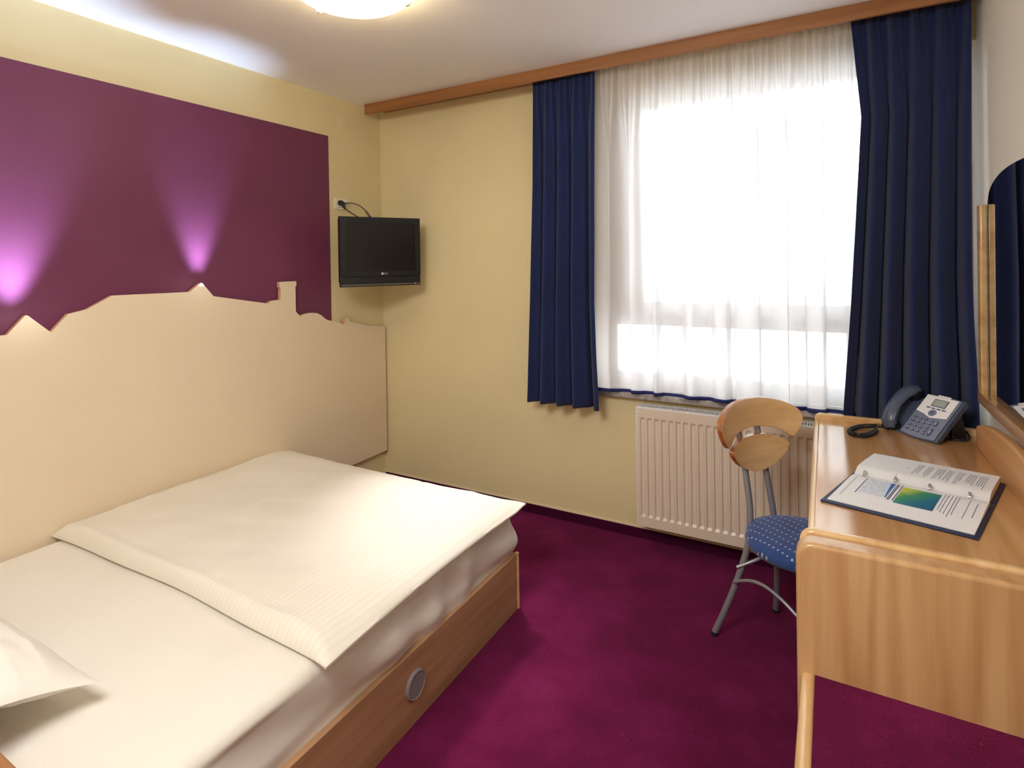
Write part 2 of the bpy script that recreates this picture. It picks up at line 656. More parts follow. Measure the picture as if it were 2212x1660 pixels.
sa.box((1.85, SY0, sz0), (sx1 - .06, SY1, 1.285)).box((1.85, SY0, 2.365), (sx1 - .06, SY1, sz1))
sa.build('window_sash', MT['pvc'], win, bevel=.005, smooth=False)
g = box((1.80, .12, WZ0 + .085), (WX1 - .07, .126, 1.16)).build('lower_pane', MT['glass'], win, smooth=False)
g = box((1.84, .12, 1.27), (sx1 - .05, .126, 2.38)).build('upper_pane', MT['glass'], win, smooth=False)
hd = MB()
hd.box((1.745, .058, 1.66), (1.775, .075, 1.73)).box((1.752, .035, 1.70), (1.768, .058, 1.716)).box((1.752, .030, 1.57), (1.768, .042, 1.716))
hd.build('window_handle', MT['white'], win, bevel=.003)

# pelmet --------------------------------------------------------------
pe = thing('pelmet', 'long orange-brown beech pelmet board under the ceiling above the curtains', 'pelmet', (1.65, -.18, 2.537))
box((.040, -.190, 2.534), (XR, -.172, H)).build('fascia', MT['pelmet'], pe, bevel=.002)
box((.052, -.172, 2.585), (XR, -.001, H)).build('top_board', MT['pelmet'], pe, smooth=False)
box((.25, -.130, 2.567), (XR - .02, -.085, 2.585)).build('curtain_track', MT['white'], pe, smooth=False)


# curtains ------------------------------------------------------------
def lerp_tab(tab, z):
    if z >= tab[0][0]:
        return tab[0][1]
    for (za, xa), (zb, xb) in zip(tab, tab[1:]):
        if z >= zb:
            t = (za - z) / (za - zb)
            return xa + (xb - xa) * t
    return tab[-1][1]


def fold_curtain(name, label, left, right, z1, z0, folds, ymid, amp_top, amp_bot, seed):
    rnd = random.Random(seed)
    ph = [rnd.uniform(-.25, .25) for _ in range(40)]

    def fn(u, v):
        z = z1 + (z0 - z1) * v
        k = smoothstep(0, .25, v)
        xa, xb = lerp_tab(left, z), lerp_tab(right, z)
        # warped fold phase: broad pleats, sharper on their right side
        t = 0
        for i, (a, b) in enumerate(zip(folds, folds[1:])):
            if a <= u <= b or (i == len(folds) - 2 and u > b):
                t = i + (u - a) / (b - a)
                break
        i = int(min(t, len(folds) - 2))
        fr_ = t - i
        ang = 2 * PI * (fr_ + ph[i] * .15 * math.sin(PI * v))
        amp = amp_top + (amp_bot - amp_top) * smoothstep(.05, 1, v)
        y = -math.cos(ang) * amp + .38 * amp * math.sin(2 * ang)
        pinch = (1 - k) * .35
        y = y * (1 - pinch) + (1 - k) * .006 * math.sin(ang * 3)
        wid = (xb - xa)
        x = xa + wid * u + .11 * wid / (len(folds) - 1) * math.sin(ang) * k
        x = min(max(x, xa - .004), xb + .004)
        if v > .97:
            y *= 1.05
        return (x, ymid + y, z)
    th = thing(name, label, 'curtain', ((left[-1][1] + right[-1][1]) / 2, ymid, z0), group='heavy blue curtains')
    m = MB().grid(fn, 220, 60)
    m.build('curtain_cloth', MT['curtain'], th, solid=.0025, angle=180)
    return th


fold_curtain('blue_curtain', 'dark blue pleated curtain hanging on the left side of the window', [(2.56, 1.290), (1.96, 1.283), (1.3, 1.262), (.73, 1.236)],
             [(2.56, 1.665), (1.93, 1.657), (1.3, 1.651), (1.0, 1.660), (.71, 1.673)], 2.563, .712, [0, .24, .47, .70, 1.0], -.121, .018, .040, 3)
fold_curtain('blue_curtain', 'dark blue pleated curtain hanging between the window and the mirror wall', [(2.56, 2.855), (2.13, 2.890), (1.73, 2.868), (1.3, 2.843), (.84, 2.810)],
             [(2.56, 3.272), (2.2, 3.268), (1.99, 3.264), (1.43, 3.262), (1.2, 3.268), (1.05, 3.275), (.84, 3.281)], 2.563, .70, [0, .18, .36, .56, .78, 1.0], -.108, .018, .034, 11)


def sheer_fn(u, z):
    v = (2.57 - z) / (2.57 - .80)
    x0, x1 = 1.60, 2.875
    # many small pleats at the tape that merge into broad hanging folds
    n1 = 40
    a1 = .010 * (1 - .9 * smoothstep(0, .35, v))
    w = u + .018 * math.sin(2 * PI * 3.3 * u + 1.0) + .010 * math.sin(2 * PI * 7.1 * u)
    big = math.tanh(1.7 * (math.sin(2 * PI * 8.7 * w + .9) + .45 * math.sin(2 * PI * 5.1 * w + 2.0)))
    big *= smoothstep(0, .05, u) * smoothstep(0, .06, 1 - u)
    mid = math.sin(2 * PI * 17 * w + 2.6 * math.sin(5 * w)) * (1 - smoothstep(.25, .9, v))
    a2 = .041 * smoothstep(0.0, 1.0, v) + .004
    y = a1 * math.sin(2 * PI * n1 * u) + a2 * big + .008 * mid
    ww = u + .020 * math.sin(2 * PI * 2.3 * u + .4) + .008 * math.sin(2 * PI * 5.7 * u + 2)
    x = x0 + (x1 - x0) * u + (.019 + .011 * math.sin(9.7 * u + 1.0)) * smoothstep(.06, .30, v) * (1 - .35 * v) * math.sin(2 * PI * 12.4 * ww + 1.0)
    x = min(max(x, x0), x1)
    return (x, -.082 + .012 * v + y, z - .007 * big * smoothstep(.8, 1, v))


sh = thing('sheer_curtain', 'white translucent sheer curtain with a blue hem across the window', 'curtain', (2.25, -.08, .80))
MB().grid(lambda u, v: sheer_fn(u, 2.57 + (.822 - 2.57) * v), 620, 40).build('sheer_cloth', MT['sheer'], sh, angle=180)
MB().grid(lambda u, v: sheer_fn(u, .822 + (.803 - .822) * v), 620, 2).build('hem_ribbon', MT['ribbon'], sh, solid=.0015, angle=180, offset=0)

# radiator ------------------------------------------------------------
rd = thing('radiator', 'cream panel radiator with vertical ribs under the window', 'radiator', (2.4, -.07, .12))
RX0, RX1, RZ0, RZ1, RY = 1.868, 2.96, .125, .742, -.122


def prof(t, segs):
    for (a, va), (b, vb) in zip(segs, segs[1:]):
        if a <= t <= b:
            return va + (vb - va) * (t - a) / (b - a) if b > a else vb
    return segs[-1][1]


nch = 29
pitch = (RX1 - RX0 - .02) / nch
xs = [RX0]
for i in range(nch):
    b = RX0 + .010 + i * pitch
    for q in (.16, .26, .74, .84):
        xs.append(b + q * pitch)
xs.append(RX1)
zs = [RZ0, RZ0 + .045, RZ0 + .058, RZ0 + .30, RZ1 - .060, RZ1 - .047, RZ1]
vs, fs = [], []
for zi, z in enumerate(zs):
    deepz = 1 if 2 <= zi <= 4 else 0
    for xi, x in enumerate(xs):
        q = (xi - 1) % 4
        inx = 0 < xi < len(xs) - 1
        d = .0075 if (inx and q in (1, 2) and deepz) else 0
        vs.append((x, RY + d, z))
for zi in range(len(zs) - 1):
    for xi in range(len(xs) - 1):
        a = zi * len(xs) + xi
        fs.append((a, a + 1, a + 1 + len(xs), a + len(xs)))
m = MB().add(vs, fs)
m.box((RX0, RY + .009, RZ0), (RX1, RY + .018, RZ1))
m.box((RX0, RY, RZ0 - .004), (RX1, RY + .012, RZ0))
m.build('front_panel', MT['rad'], rd, smooth=False)
box((RX0 - .008, RY + .002, RZ0), (RX0, -.030, RZ1 + .002)).build('side_cover', MT['rad_w'], rd, bevel=.002)
gr = MB()
gr.box((RX0, RY, RZ1), (RX1, RY + .014, RZ1 + .006)).box((RX0, -.044, RZ1), (RX1, -.030, RZ1 + .006))
x = RX0
while x < RX1:
    gr.box((x, RY + .014, RZ1 + .001), (x + .0045, -.044, RZ1 + .006))
    x += .0115
gr.build('top_grille', MT['rad_w'], rd, smooth=False)
box((RX0 + .01, RY + .020, RZ0), (RX1 - .01, -.050, RZ1 - .03)).build('fin_core', MT['dark'], rd, smooth=False)  # solid block, shade between the panels put into its dark colour
box((RX0, -.046, RZ0 - .018), (RX1, -.030, RZ1)).build('rear_panel', MT['rad'], rd, smooth=False)
MB().lathe([(.004, -.014), (.007, -.013), (.007, 0)], (RX0 - .008, -.085, RZ1 - .035), 'x', 12).build('vent_screw', MT['chrome'], rd)
for x in (2.05, 2.75):
    box((x, -.030, .3), (x + .03, -.002, .6)).build('wall_bracket', MT['rad'], rd, smooth=False)
MB().tube([(RX1 - .05, -.07, .105 + .02), (RX1 - .05, -.07, .0)], .008).build('supply_pipe', MT['rad'], rd)

# ------------------------------------------------------------------ left wall
pp = box((0, -3.4, 1.02), (.005, -.478, 2.340)).build('purple_wall_panel', MT['purple'], smooth=False)
tag(pp, 'dark purple painted rectangle on the left wall above the skyline board', 'wall panel')

sky = [(-.018, 1.087), (-.19, 1.108), (-.350, 1.152), (-.352, 1.163)]
sky += [(-.372 + .020 * math.cos(a), 1.160 + .020 * math.sin(a)) for a in [PI * k / 8 for k in range(1, 9)]]
sky += [(-.394, 1.146), (-.410, 1.139), (-.46, 1.160), (-.50, 1.170), (-.540, 1.181)]
sky += [(-.556, 1.190), (-.585, 1.214), (-.62, 1.230), (-.655, 1.235), (-.69, 1.235), (-.725, 1.229), (-.744, 1.221), (-.775, 1.252), (-.775, 1.400), (-.768, 1.402), (-.768, 1.430), (-.884, 1.430), (-.884, 1.398), (-.876, 1.396), (-.880, 1.328), (-.940, 1.326), (-.964, 1.313)]
sky += [(-1.279, 1.372), (-1.334, 1.438), (-1.342, 1.442), (-1.350, 1.438), (-1.402, 1.400), (-1.743, 1.402), (-1.841, 1.349), (-1.909, 1.335), (-1.968, 1.267), (-2.040, 1.340), (-2.046, 1.343), (-2.052, 1.340), (-2.107, 1.273), (-2.30, 1.268), (-2.42, 1.34), (-2.56, 1.27), (-3.2, 1.29)]
poly = [(-.018, .214)] + sky + [(-3.2, .214)]
sb = thing('skyline_board', 'cream board cut to a town skyline behind the bed', 'wall panel', (.02, -1.6, .214))
MB().prism(poly, lambda y, z: (.0335, y, z), lambda y, z: (.035, y, z)).build('board_face', MT['board'], sb, smooth=False)
MB().prism(poly, lambda y, z: (.012, y, z), lambda y, z: (.0334, y, z)).build('board_core', MT['edge'], sb, smooth=False)
for y in (-.2, -1.0, -1.9, -2.8):
    box((.0005, y - .03, .30), (.0118, y + .03, 1.0)).build('batten', MT['edge'], sb, smooth=False)

cp = MB().lathe([(.052, 0), (.052, .002), (.048, .0035), (.0, .0035)], (0, -.348, 2.449), 'x', 32).build('cover_plate', MT['wall'])
tag(cp, 'small round painted blanking plate on the left wall near the ceiling corner', 'cover plate')

# socket, plug, lead
so = thing('wall_socket', 'cream wall socket above the television with a plug in it', 'socket', (0, -.378, 1.915))
box((0, -.436, 1.880), (.008, -.322, 1.952)).build('socket_plate', MT['lampm'], so, bevel=.003)
box((.008, -.412, 1.892), (.0105, -.368, 1.940)).build('outlet', MT['lampm'], so, bevel=.002)
box((.008, -.364, 1.892), (.0105, -.345, 1.940)).build('outlet', MT['lampm'], so, bevel=.002)
for zz in (1.937, 1.8935):
    box((.0104, -.412, zz), (.0110, -.367, zz + .0015)).build('outlet_rim', MT['black'], so, smooth=False)
tvl = thing('power_lead', 'black plug and lead running from the wall socket to the television', 'cable', (.03, -.39, 1.915))
pl = MB().tube([(.011, -.398, 1.922), (.024, -.398, 1.922), (.038, -.397, 1.918)], [.017, .017, .012], 16)
pl.tube(catmull([(.034, -.396, 1.918), (.040, -.392, 1.900), (.048, -.384, 1.880)], 5), [.011 - .0004 * i for i in range(11)], 12)
pl.build('plug', MT['black'], tvl)
MB().tube(catmull([(.048, -.384, 1.885), (.075, -.37, 1.86), (.14, -.35, 1.82), (.24, -.335, 1.78)], 8), .0035, 8).build('cord', MT['black'], tvl)
an = thing('aerial_cable', 'thin black aerial cable looping from the socket to the television top', 'cable', (.03, -.37, 1.92))
MB().tube([(.0105, -.372, 1.922), (.03, -.368, 1.921), (.036, -.35, 1.923)], [.008, .007, .005], 12).build('connector', MT['tvstrip'], an)
MB().tube(catmull([(.036, -.35, 1.923), (.06, -.33, 1.922), (.10, -.31, 1.905), (.155, -.305, 1.862), (.22, -.315, 1.80)], 8), .0032, 8).build('cord', MT['black'], an)
MB().tube([(.150, -.306, 1.866), (.19, -.312, 1.828)], .0075, 10).build('ferrite', MT['tvstrip'], an)

# television ----------------------------------------------------------
TL, TR = Vector((.226, -.606, 0)), Vector((.470, -.158, 0))
te1 = (TR - TL).normalized()
tn = Vector((te1.y, -te1.x, 0))         # faces the room
TW = (TR - TL).length
tv = thing('television', 'black flat television on a bracket in the corner by the window wall', 'television', (.30, -.36, 1.386))
tv.rotation_euler = (0, 0, math.atan2(te1.y, te1.x))
TM = Matrix(((te1.x, -tn.x, 0, TL.x), (te1.y, -tn.y, 0, TL.y), (0, 0, 1, 1.387), (0, 0, 0, 1)))   # local x along, y back, z up
TH = .425


def tbox(a, b, mb=None):
    mb = mb or MB()
    return mb.box(a, b, TM)


bez = MB()
for a, b in (((0, 0, .062), (.040, .03, TH)), ((TW - .034, 0, .062), (TW, .03, TH)), ((.040, 0, TH - .036), (TW - .034, .03, TH)), ((.040, 0, .062), (TW - .034, .03, .092))):
    tbox(a, b, bez)
bez.build('bezel', MT['tvb'], tv, smooth=False)
tbox((.006, .022, .02), (TW - .006, .075, TH - .006)).build('rear_shell', MT['tvb'], tv, bevel=.01)
tbox((.040, .004, .090), (TW - .034, .022, TH - .034)).build('screen', MT['tvs'], tv, smooth=False)
tbox((.0, .003, .0), (TW, .03, .0605)).build('speaker_panel', MT['tvb'], tv, bevel=.003)
tbox((.003, -.001, .006), (TW - .002, .004, .0145)).build('silver_strip', MT['tvstrip'], tv, smooth=False)
lx = TW * .52


def text_obj(name, body, size, mat, M4, parent, extrude=.0004, align='CENTER'):
    cu = bpy.data.curves.new(name, 'FONT')
    cu.body = body
    cu.size = size
    cu.extrude = extrude
    cu.align_x = align
    cu.align_y = 'CENTER'
    cu.materials.append(mat)
    tmp = bpy.data.objects.new(name + '_curve', cu)
    COL.objects.link(tmp)
    bpy.context.view_layer.update()
    me = bpy.data.meshes.new_from_object(tmp.evaluated_get(bpy.context.evaluated_depsgraph_get()))
    bpy.data.objects.remove(tmp, do_unlink=True)
    o = bpy.data.objects.new(name, me)
    COL.objects.link(o)
    o.parent = parent
    o.matrix_local = world_of(parent).inverted() @ M4
    return o


TXM = TM @ Matrix(((1, 0, 0, lx + .014), (0, 0, -1, -.0012), (0, 1, 0, .077), (0, 0, 0, 1)))
text_obj('brand_letters', 'LG', .017, MT['logo'], TXM, tv)
TXC = TM @ Matrix(((1, 0, 0, lx - .008), (0, 0, -1, -.0002), (0, 1, 0, .077), (0, 0, 0, 1)))
bm_ = MB()
bm_.add([TXC @ Vector((math.cos(2 * PI * k / 24) * .0075, math.sin(2 * PI * k / 24) * .0075, z)) for z in (0, .001) for k in range(24)],
        [tuple(range(24))[::-1], tuple(range(24, 48))] + [(k, (k + 1) % 24, 24 + (k + 1) % 24, 24 + k) for k in range(24)])
bm_.build('brand_badge', MT['logo'], tv)
tbox((TW - .040, -.002, .0075), (TW - .034, .0, .0125)).build('standby_light', MT['led'], tv, smooth=False)
tbox((TW - .060, -.002, .0075), (TW - .055, .0, .0125)).build('sensor', MT['black'], tv, smooth=False)
arm = MB()
pc = TM @ Vector((TW / 2, .075, .20))
arm.tube([pc, (.18, -.29, 1.587), (.004, -.26, 1.587)], .018, 12)
arm.box((0.0, -.32, 1.52), (.008, -.20, 1.65))
arm.build('wall_arm', MT['black'], tv, bevel=0)

# ceiling lamp --------------------------------------------------------
LC = (1.205, -1.455)
la = thing('ceiling_lamp', 'round frosted glass ceiling lamp, lit, with metal clips', 'ceiling lamp', (LC[0], LC[1], H))
MB().lathe([(.150, -.030), (.155, -.026), (.155, 0)], (LC[0], LC[1], H), 'z', 48).build('lamp_base', MT['lampm'], la)
pf = [(.0, -.098), (.06, -.096), (.11, -.090), (.16, -.080), (.195, -.068), (.212, -.058), (.214, -.054), (.210, -.053), (.19, -.062), (.15, -.073), (.10, -.083), (.05, -.088), (.0, -.09)]
bw = MB().lathe([(r if r else .0005, h) for r, h in pf], (LC[0], LC[1], H), 'z', 64)
bw.build('glass_shade', MT['lamp'], la)
for an_ in (math.radians(172), math.radians(52), math.radians(-68)):
    cx_, cy_ = LC[0] + .214 * math.cos(an_), LC[1] + .214 * math.sin(an_)
    dx, dy = math.cos(an_), math.sin(an_)
    ck = MB()
    P = lambda r, z: (cx_ + dx * r, cy_ + dy * r, H + z)
    ck.tube([P(-.10, -.02), P(-.02, -.028), P(.008, -.036), P(.010, -.052), P(.002, -.066), P(-.012, -.070)], [(.008, .003)] * 6, 8, up=(dx, dy, 0))
    ck.build('clip', MT['lampm'], la)
add_light('ceiling_lamp_light', 'POINT', (LC[0], LC[1], H - .036), 8.0, (1.0, .82, .50), shadow_soft_size=.05)

# ------------------------------------------------------------------ bed
BX1, BY0, BY1 = 1.557, -.865, -2.62
bed = thing('bed_frame', 'beech laminate bed frame with a grey plastic disc on its side', 'bed', (.79, -1.75, 0))
box((BX1 - .022, BY1, 0), (BX1, BY0 - .018, .240)).build('side_rail', MT['bedwood'], bed, bevel=.001)
box((.041, BY1, 0), (.055, BY0 - .018, .240)).build('side_rail', MT['bedwood'], bed, bevel=.001)
box((.041, BY0 - .018, 0), (BX1 - .004, BY0, .236)).build('foot_board', MT['bedwood'], bed, bevel=.002)
MB().tube([(BX1 - .004, BY0 - .009, 0), (BX1 - .004, BY0 - .009, .243)], .009, 14).build('corner_bead', MT['beech_edge'], bed)
hbm = MB()
hbm.prism([(.041, 0), (BX1 - .01, 0), (BX1 - .01, .60), (BX1 - .05, .640), (.041, .640)], lambda x, z: (x, BY1 - .03, z), lambda x, z: (x, BY1 + .018, z))
hbm.build('headboard', MT['headwood'], bed, bevel=.006, seg=3)
MB().lathe([(.047, 0), (.047, .006), (.042, .010), (.040, .008), (.0005, .008)], (BX1, -1.580, .128), 'x', 40).build('round_cover', MT['knob'], bed)['label'] = 'grey plastic disc'
MB().box((.055, BY1 + .02, .10), (BX1 - .022, BY0 - .018, .13)).build('slat_base', MT['bedwood'], bed, smooth=False)

mt = thing('mattress', 'mattress in a fitted cream sheet lying in the bed frame', 'mattress', (.79, -1.72, .14))


def noise2(x, y, s=0):
    return (math.sin(x * 3.1 + y * 1.7 + s) * math.sin(y * 4.3 - x * 2.2 + 1.3 * s) + .5 * math.sin(x * 8.3 - y * 5.1 + 2 * s) * math.sin(y * 9.7 + x * 3.3 + s))


MX0, MX1, MY0, MY1 = .062, 1.533, -2.585, -.868


def loop_fn(u, v):
    # v: 0 bottom .. 1 top-centre ; u: around
    a = u * 4
    side = int(a) % 4
    f = a - int(a)
    hw, hh, rad = (MX1 - MX0) / 2, (MY1 - MY0) / 2, .075
    # rounded rectangle perimeter by superellipse-like mapping
    seq = [(1, -1), (1, 1), (-1, 1), (-1, -1), (1, -1)]
    p0, p1 = seq[side], seq[side + 1]
    px, py = (p0[0] + (p1[0] - p0[0]) * f) * hw, (p0[1] + (p1[1] - p0[1]) * f) * hh
    ax, ay = max(0, abs(px) - (hw - rad)), max(0, abs(py) - (hh - rad))
    if ax > 0 and ay > 0:
        l_ = math.hypot(ax, ay)
        m_ = max(ax, ay)
        k = rad / l_ * (m_ / rad)
        px = math.copysign(hw - rad + ax * k, px)
        py = math.copysign(hh - rad + ay * k, py)
    if v < .5:      # side
        t = v / .5
        z = .135 + (.405 - .135) * t
        bulge = .012 * math.sin(PI * t) - .006
        if z > .235:
            wr = .006 * math.sin(u * 130 + 3 * math.sin(u * 37)) * (1 - abs(t - .6)) + .004 * math.sin(u * 61 + 9 * t)
            if side in (0, 1):
                bulge += wr * 1.6
                bulge += .014 * smoothstep(.235, .30, z)
        s_ = 1 + bulge / hw
        px, py = px * s_, py * (1 + bulge / hh)
    else:
        t = (v - .5) / .5
        if t < .25:
            q = t / .25 * PI / 2
            ins = .03 * (1 - math.cos(q)) - .010 * (1 - t * 4)
            z = .405 + .032 * math.sin(q)
        else:
            ins = .03 + (t - .25) / .75 * .66
            z = .437
        kx, ky = max(0, (hw - ins) / hw), max(0, (hh - ins) / hh)
        px, py = px * kx, py * ky
        if t >= .25:
            z += .003 * noise2(px * 1.5, py * 1.5, .4)
    return ((MX0 + MX1) / 2 + px, (MY0 + MY1) / 2 + py, z)


mm = MB().grid(loop_fn, 480, 48, close_u=True)
nv = 480
mm.f.append(tuple(range(nv))[::-1])
mm.f.append(tuple(48 * nv + k for k in range(nv)))
mm.build('fitted_sheet', MT['sheet'], mt, angle=60)

# duvet: puffed cover with pinched corners
dv = thing('duvet', 'cream striped duvet folded flat over the foot end of the bed', 'duvet', (.82, -1.42, .44))
DX0, DX1, DY0, DY1 = .040, 1.592, -1.985, -.855


def duvet_fn(sgn):
    def fn(u, v):
        a, b = 2 * u - 1, 2 * v - 1
        ex, ey = 1 - abs(a), 1 - abs(b)
        d = min(ex * 1.55, ey * 1.13)
        puff = (1 - math.exp(-max(0, ex) * 1.55 / (.14 if a > 0 else .05))) * (1 - math.exp(-max(0, ey) * 1.13 / (.04 if b < 0 else .10)))
        # edges bow inwards a little so the corners stick out as points
        bow_x = .022 * (1 - b * b) * (a ** 8) * (1 if a > 0 else .3)
        bow_y = .026 * (1 - a * a) * (b ** 8)
        x = (DX0 + DX1) / 2 + a * (DX1 - DX0) / 2 - math.copysign(bow_x, a)
        y = (DY0 + DY1) / 2 + b * (DY1 - DY0) / 2 - math.copysign(bow_y, b)
        if b < -.8:
            y += .0035 * math.sin(x * 9) * (-b - .8) / .2
        zb = .444
        if sgn > 0:
            zz = zb + .012 + .046 * puff
            # a soft roll along the head edge
            zz += .008 * math.exp(-((ey * 1.13 - .07) / .05) ** 2) * (1 if b < 0 else .2) * puff
            zz += (.0040 * noise2(x * 1.8, y * 1.9, 1.0) + .0022 * noise2(x * 5, y * 4, 2.1)) * puff
            # long diagonal creases
            zz -= .004 * math.exp(-(((x - 1.18) + .30 * (y + 1.30)) / .014) ** 2) * puff * smoothstep(-2.0, -1.2, y)
            zz -= .003 * math.exp(-(((x - .62) + .05 * (y + 1.4)) / .006) ** 2) * puff
            zz += .005 * math.exp(-(((x - 1.42) + .16 * (y + 1.35)) / .022) ** 2) * puff
        else:
            zz = zb + .006 - .004 * puff
            # the underside lies on the sheet
        over = max(0, x - 1.545)
        zz -= over * .12
        cr = smoothstep(.84, 1, abs(a)) * smoothstep(.84, 1, abs(b))
        zz += .010 * cr * (1 if (a > 0 and b > 0) else 0)
        return (x, y, zz)
    return fn


dm = MB()
NU, NV = 180, 140
top = [duvet_fn(1)(i / NU, j / NV) for j in range(NV + 1) for i in range(NU + 1)]
bot = [duvet_fn(-1)(i / NU, j / NV) for j in range(NV + 1) for i in range(NU + 1)]
nW = NU + 1
fs = [(j * nW + i, j * nW + i + 1, (j + 1) * nW + i + 1, (j + 1) * nW + i) for j in range(NV) for i in range(NU)]
o0 = len(top)
fs += [(o0 + j * nW + i, o0 + (j + 1) * nW + i, o0 + (j + 1) * nW + i + 1, o0 + j * nW + i + 1) for j in range(NV) for i in range(NU)]
ring = [i for i in range(NU)] + [j * nW + NU for j in range(NV)] + [NV * nW + i for i in range(NU, 0, -1)] + [j * nW for j in range(NV, 0, -1)]
for k in range(len(ring)):
    a, b = ring[k], ring[(k + 1) % len(ring)]
    fs.append((a, o0 + a, o0 + b, b))
dm.add(top + bot, fs).build('duvet_cover', MT['duvet'], dv, angle=50)

# pillow, tilted up against the headboard
pi_ = thing('pillow', 'white pillow at the head of the bed, one corner pointing to the middle', 'pillow', (.8, -2.44, .45))
pi_.rotation_euler = (0, 0, 0)
PC = Vector((.806, -2.462, .548))
pe1, tilt = Vector((1, .02, 0)).normalized(), math.radians(20)
pe2 = Vector((-.02 * math.cos(tilt), math.cos(tilt), -math.sin(tilt)))
pn = pe1.cross(pe2).normalized()
PWX, PWY = .80, .26


def pillow_fn(sgn):
    def fn(u, v):
        a, b = 2 * u - 1, 2 * v - 1
        ex, ey = 1 - abs(a), 1 - abs(b)
        pf_ = (min(1, ex * 2.2) ** .6) * (min(1, ey * 1.3) ** .7)
        bx = .020 * (1 - b * b) * a * abs(a) ** 3
        by = .022 * (1 - a * a) * b * abs(b) ** 3
        h = .060 * pf_ + .0025 * noise2(a * 2, b * 1.2, 5) * pf_
        # drawn creases running to the corners
        return PC + pe1 * (a * PWX / 2 - bx) + pe2 * (b * PWY / 2 - by) + pn * (h * sgn)
    return fn


pm = MB()
NU, NV = 90, 60
top = [pillow_fn(1)(i / NU, j / NV) for j in range(NV + 1) for i in range(NU + 1)]
bot = [pillow_fn(-1)(i / NU, j / NV) for j in range(NV + 1) for i in range(NU + 1)]
nW = NU + 1
o0 = len(top)
fs = [(j * nW + i, j * nW + i + 1, (j + 1) * nW + i + 1, (j + 1) * nW + i) for j in range(NV) for i in range(NU)]
fs += [(o0 + j * nW + i, o0 + (j + 1) * nW + i, o0 + (j + 1) * nW + i + 1, o0 + j * nW + i + 1) for j in range(NV) for i in range(NU)]
pm.add(top + bot, fs)
po = pm.build('pillow_case', MT['pillow'], pi_, angle=60)

# ------------------------------------------------------------------ desk
DT = .80
dk = thing('desk', 'glossy beech desk with raised rims under the mirror', 'desk', (3.0, -.76, 0))


def rr(x0, x1, z0, z1, r0=0, r1=0, n=8):
    """rectangle in x,z with rounded upper corners"""
    p = [(x0, z0), (x1, z0)]
    if r1:
        p += [(x1 - r1 + r1 * math.cos(a), z1 - r1 + r1 * math.sin(a)) for a in [PI / 2 * k / n for k in range(n + 1)]]
    else:
        p.append((x1, z1))
    if r0:
        p += [(x0 + r0 + r0 * math.cos(a), z1 - r0 + r0 * math.sin(a)) for a in [PI / 2 + PI / 2 * k / n for k in range(n + 1)]]
    else:
        p.append((x0, z1))
    return p


MB().prism([(2.722, -1.364), (3.270, -1.364), (3.270, -.178), (2.710, -.178)], lambda x, y: (x, y, DT - .028), lambda x, y: (x, y, DT)).build('desktop', MT['beech_y'], dk, bevel=.006, seg=3)
MB().tube([(2.722, -1.362, DT - .014), (2.709, -.180, DT - .014)], [(.0145, .009)] * 2, 16, up=(0, 0, 1)).build('front_edging', MT['beech_edge'], dk)
MB().prism(rr(2.697, 3.268, .0, DT + .025, .022), lambda x, z: (x, -.178, z), lambda x, z: (x, -.152, z)).build('far_panel', MT['beech_edge'], dk, bevel=.006, seg=3)
MB().prism(rr(2.690, 3.300, .0, DT + .016, .035), lambda x, z: (x, -1.390, z), lambda x, z: (x, -1.364, z)).build('near_panel', MT['beech_edge'], dk, bevel=.008, seg=3)
arch = [(-.325, DT - .003), (-.325, .872)]
for y, z in ((-.335, .880), (-.40, .898), (-.47, .912), (-.572, .927), (-.693, .938), (-.802, .943), (-.90, .938), (-1.0, .928), (-1.1, .914), (-1.2, .897), (-1.30, .873), (-1.330, .860), (-1.364, .845)):
    arch.append((y, z))
arch.append((-1.364, DT - .003))
MB().prism(arch, lambda y, z: (3.236, y, z), lambda y, z: (3.262, y, z)).build('arched_upstand', MT['beech_up'], dk, bevel=.007, seg=3)
box((2.74, -1.364, DT - .14), (2.76, -.178, DT - .028)).build('apron', MT['beech_x'], dk, smooth=False)
box((3.270, -1.36, .35), (3.288, -.178, DT - .005)).build('rear_panel', MT['beech_x'], dk, smooth=False)

# luggage bench next to the desk
lb = thing('luggage_bench', 'beech luggage bench with a purple carpet top beside the desk', 'bench', (3.0, -2.0, 0))
MB().prism(rr(2.684, 3.300, .0, .808, .042), lambda x, z: (x, -1.452, z), lambda x, z: (x, -1.392, z)).build('back_panel', MT['beech_z'], lb, bevel=.010, seg=4)
box((2.724, -2.60, .452), (3.300, -1.452, .482)).build('carpet_top', MT['carpet'], lb, smooth=False)
MB().tube([(2.711, -1.452, .469), (2.711, -2.60, .469)], [(.018, .013)] * 2, 16, up=(0, 0, 1)).build('front_nosing', MT['beech_edge'], lb)
box((2.704, -2.598, .0), (2.722, -1.454, .455)).build('front_panel', MT['beech_z'], lb, smooth=False)
box((2.724, -2.60, .0), (3.300, -2.58, .452)).build('end_panel', MT['beech_z'], lb, smooth=False)

